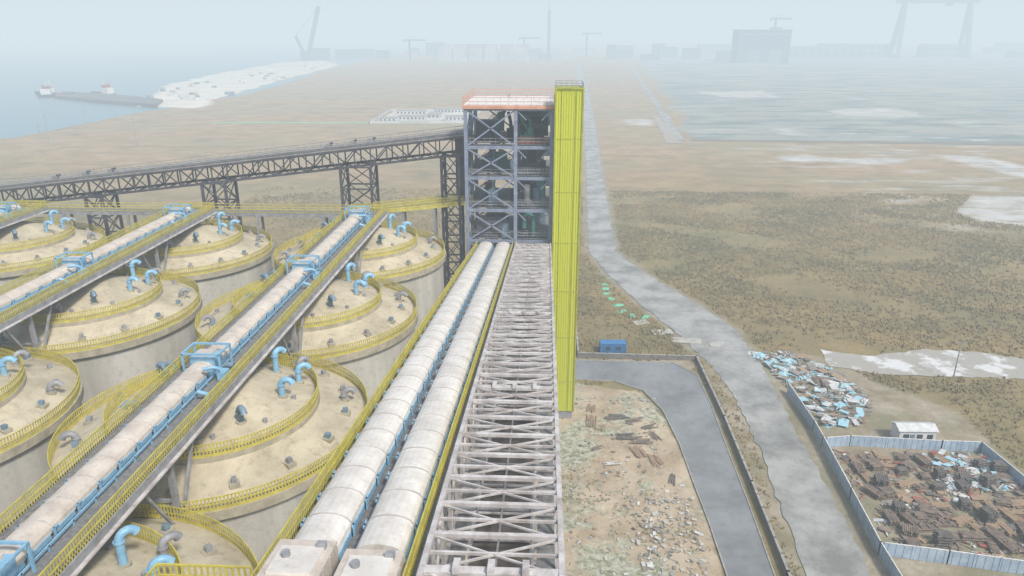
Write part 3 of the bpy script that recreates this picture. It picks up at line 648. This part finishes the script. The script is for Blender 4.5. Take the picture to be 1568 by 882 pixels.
# ---------------------------------------------------------------- far field
def bld(name,x,y,w_,d,h,mat=far,floors=0,wn=0,rz=0):
    m=M(); m.box((0,0,h/2),(w_,d,h),mat); m.box((0,0,h+.3),(w_+.6,d+.6,.6),kerb)
    if floors:
        for f in range(floors):
            for k in range(wn): m.box((-w_/2+(k+.5)*w_/wn,-d/2-.05,(f+.55)*h/floors),(w_/wn*.5,.15,h/floors*.4),glass)
    m.obj(name,(x,y,0),rz)
r=random.Random(4)
for (x,y,w_,d,h) in ((-128,590,14,9,3),(-110,600,22,8,3.4),(-95,622,10,20,3),(-75,600,16,8,3.2),(-118,640,26,8,3.5),(-85,655,30,9,3.5)): bld('site_cabin',x,y,w_,d,h,farw,1,max(3,int(w_/3)))
wallrun('compound_wall',[(-140,575),(-64,580),(-60,670),(-142,665),(-140,575)],2.2,farw,.3)
m=M(); m.box((-101,622,.15),(74,86,.2),mk('compound_slab',(.62,.60,.55),(.48,.46,.41),scale=.05)); m.obj('compound_paving')
for k in range(34):
    x=-560+k*34+r.uniform(-10,10); y=1950+r.uniform(-120,260); h=r.choice([9,14,20,26,34,18])
    bld('distant_building',x,y,r.uniform(22,60),20,h,r.choice([far,farw,far]),max(2,int(h/4)),8)
for k in range(6): bld('apartment_block',-240+k*36,1760,30,14,36,farw,10,8)
for k in range(14): bld('distant_shed',560+k*120+r.uniform(-20,20),2150+r.uniform(-100,500),r.uniform(80,170),60,r.uniform(14,34),r.choice([far,far,bgrey]),2,10)
shipc=mk('shipyard_cladding',(.08,.16,.22),(.05,.11,.17),.7,scale=.02)
m=M(); m.box((0,0,34),(112,60,68),shipc); m.box((0,-30.3,60),(112,.6,3),far); m.box((0,-30.3,20),(112,.6,2),far)
for x in range(-52,56,8): m.box((x,-30.4,34),(1,.6,66),far)
m.box((-20,-30.4,14),(26,.8,28),far); m.box((25,-30.4,14),(26,.8,28),far); m.box((0,0,69),(114,62,2),far); m.box((30,0,72),(20,20,5),far); m.obj('shipyard_hall',(470,1716,0))
m=M(); m.box((0,0,15),(240,60,30),far)
for x in range(-110,120,20): m.box((x,-30.2,12),(10,.6,18),shipc)
m.obj('shipyard_hall',(680,2000,0))
m=M()
for x in (-92,92):
    xt=x+(8 if x<0 else -8)
    m.beam((xt,0,140),(x,-22,0),10,10,shipc); m.beam((xt,0,140),(x,22,0),10,10,shipc); m.beam((x,-26,4),(x,26,4),8,6,shipc)
m.beam((-106,0,140),(106,0,140),10,13,shipc); m.box((30,0,131),(14,12,7),shipc); m.box((-20,0,150),(16,10,7),red)
m.obj('gantry_crane',(1005,2060,0),.05)
def lattice(m,p,q,w_,k,mat,t):
    p=Vector(p);q=Vector(q);d=(q-p).normalized(); a=d.orthogonal().normalized()*w_; b=d.cross(a)
    cs=[a+b,a-b,-a-b,b-a]
    for c_ in cs: m.beam(p+c_,q+c_,t,t,mat)
    for i in range(k):
        u=p.lerp(q,i/k);v=p.lerp(q,(i+1)/k)
        for j in range(4): m.beam(u+cs[j],v+cs[(j+1)%4],t*.6,t*.6,mat)
m=M(); m.box((0,0,6),(26,18,12),shipc); m.box((-6,0,16),(16,12,9),shipc); lattice(m,(4,0,10),(38,0,122),3,16,shipc,2.2); lattice(m,(-8,0,20),(-22,0,55),2,6,shipc,1.6); m.beam((-22,0,55),(38,0,122),.8,.8,steeld)
m.obj('harbour_crane',(-584,1812,0),.1)
m=M(); lattice(m,(0,0,0),(0,0,112),2,22,steelg,1.4); m.tube([(0,0,112),(0,0,126)],.8,steelg,6); m.obj('lattice_mast',(1,1760,0))
for (x,y,h) in ((100,2000,60),(-60,1900,50),(-330,1800,46),(490,1690,92)):
    m=M(); lattice(m,(0,0,0),(0,0,h),1.3,14,shipc,1.0); lattice(m,(-14,0,h),(40,0,h),1,12,shipc,.8); m.box((-12,0,h-3),(5,3,4),kerb); m.beam((0,0,h+9),(38,0,h+1),.4,.4,steelg); m.beam((0,0,h),(0,0,h+9),1,1,steelg); m.obj('tower_crane',(x,y,0),r.uniform(-.6,.6))
def slab(poly,z0,z1,mat):
    k=len(poly); vs=[(x,y,z0) for x,y in poly]+[(x,y,z1) for x,y in poly]
    m=M(); m.add(vs,[tuple(range(k,2*k))]+[(i,(i+1)%k,k+(i+1)%k,k+i) for i in range(k)],mat); return m
m=slab(QUAY,-4,2.6,pier)
for i in range(26):
    t=i/25; p=Vector(QUAY[0]).lerp(Vector(QUAY[2]),t); m.box((p.x,p.y-.8,.6),(1.2,1.2,3.6),steeld)
m.obj('quay')
m=M(); hp=[(-14,0),(-12,-4),(10,-4),(17,0),(10,4),(-12,4)]
vs=[(x*.9,y*.8,-1.5) for x,y in hp]+[(x,y,2.5+(1.3 if x>12 else 0)) for x,y in hp]
m.add(vs,[(5,4,3,2,1,0),(6,7,8,9,10,11)]+[(i,(i+1)%6,6+(i+1)%6,6+i) for i in range(6)],hull)
m.box((-6,0,5),(8,6,5),white); m.box((-5,0,8.6),(5,5,2.2),red); m.box((-5,-2.53,8.8),(4,.1,.9),glass); m.tube([(-2,0,9),(-2,0,15)],.25,white,6); m.box((5,0,3.2),(7,5,1.2),red); m.tube([(-8,0,7),(-8,0,11)],.9,red,10)
bme=m.mesh('tugboat')
inst('tugboat',bme,(-496,812,-.6),2.7,1.3); inst('tugboat',bme,(-545,800,-.6),.4,1.2); inst('tugboat',bme,(-575,830,-.6),2.9,1.0)
for x,y in ((-300,420),(-330,470),(-262,455),(-360,560)): inst('utility_pole',pme,(x,y,0),.3,2.0)
r=random.Random(9); m=M()
for k in range(46):
    t=r.random(); p=Vector((-400,760)).lerp(Vector((-520,1650)),t); m.box((p.x+r.uniform(-50,50),p.y,1.0),(r.uniform(3,10),r.uniform(3,7),r.uniform(1.5,4)),r.choice([farw,farw,kerb,far]),r.uniform(0,3))
m.obj('stockpiles_and_cabins')
# ---------------------------------------------------------------- haze volume, its emission stands in for scattered daylight
hm=bpy.data.materials.new('glowing_haze'); hm.use_nodes=True; nt=hm.node_tree; nt.nodes.clear()
out=nd(nt,'ShaderNodeOutputMaterial'); ab=nd(nt,'ShaderNodeVolumeAbsorption'); em=nd(nt,'ShaderNodeEmission'); ad=nd(nt,'ShaderNodeAddShader')
SG=.00095; ab.inputs['Color'].default_value=(0,0,0,1); ab.inputs['Density'].default_value=SG
em.inputs['Color'].default_value=(.69,.79,.85,1); em.inputs['Strength'].default_value=SG
nt.links.new(ab.outputs[0],ad.inputs[0]); nt.links.new(em.outputs[0],ad.inputs[1]); nt.links.new(ad.outputs[0],out.inputs['Volume'])
m=M(); m.box((0,3000,90),(26000,24000,220),hm); m.obj('glowing_haze')
# ---------------------------------------------------------------- light, sky, camera
el=math.radians(50); az=math.radians(140)
w=bpy.data.worlds.new("World"); S.world=w; w.use_nodes=True; nt=w.node_tree
sky=nt.nodes.new('ShaderNodeTexSky'); sky.sky_type='NISHITA'; sky.sun_disc=False; sky.sun_elevation=el; sky.sun_rotation=az; sky.dust_density=3; sky.air_density=1
nt.links.new(sky.outputs[0],nt.nodes['Background'].inputs[0]); nt.nodes['Background'].inputs[1].default_value=.15
l=bpy.data.lights.new('sun','SUN'); l.energy=3.9; l.angle=math.radians(9); l.color=(1,.955,.88)
lo=bpy.data.objects.new('sun',l); S.collection.objects.link(lo)
sd=Vector((math.sin(az)*math.cos(el),math.cos(az)*math.cos(el),math.sin(el))); lo.rotation_euler=sd.to_track_quat('Z','Y').to_euler()
cam=bpy.data.objects.new('camera',bpy.data.cameras.new('camera')); S.collection.objects.link(cam); S.camera=cam
cam.location=(0,0,70); cam.rotation_euler=(math.radians(70.32),0,math.radians(2.73)); cam.data.lens=25.42; cam.data.clip_start=.5; cam.data.clip_end=40000
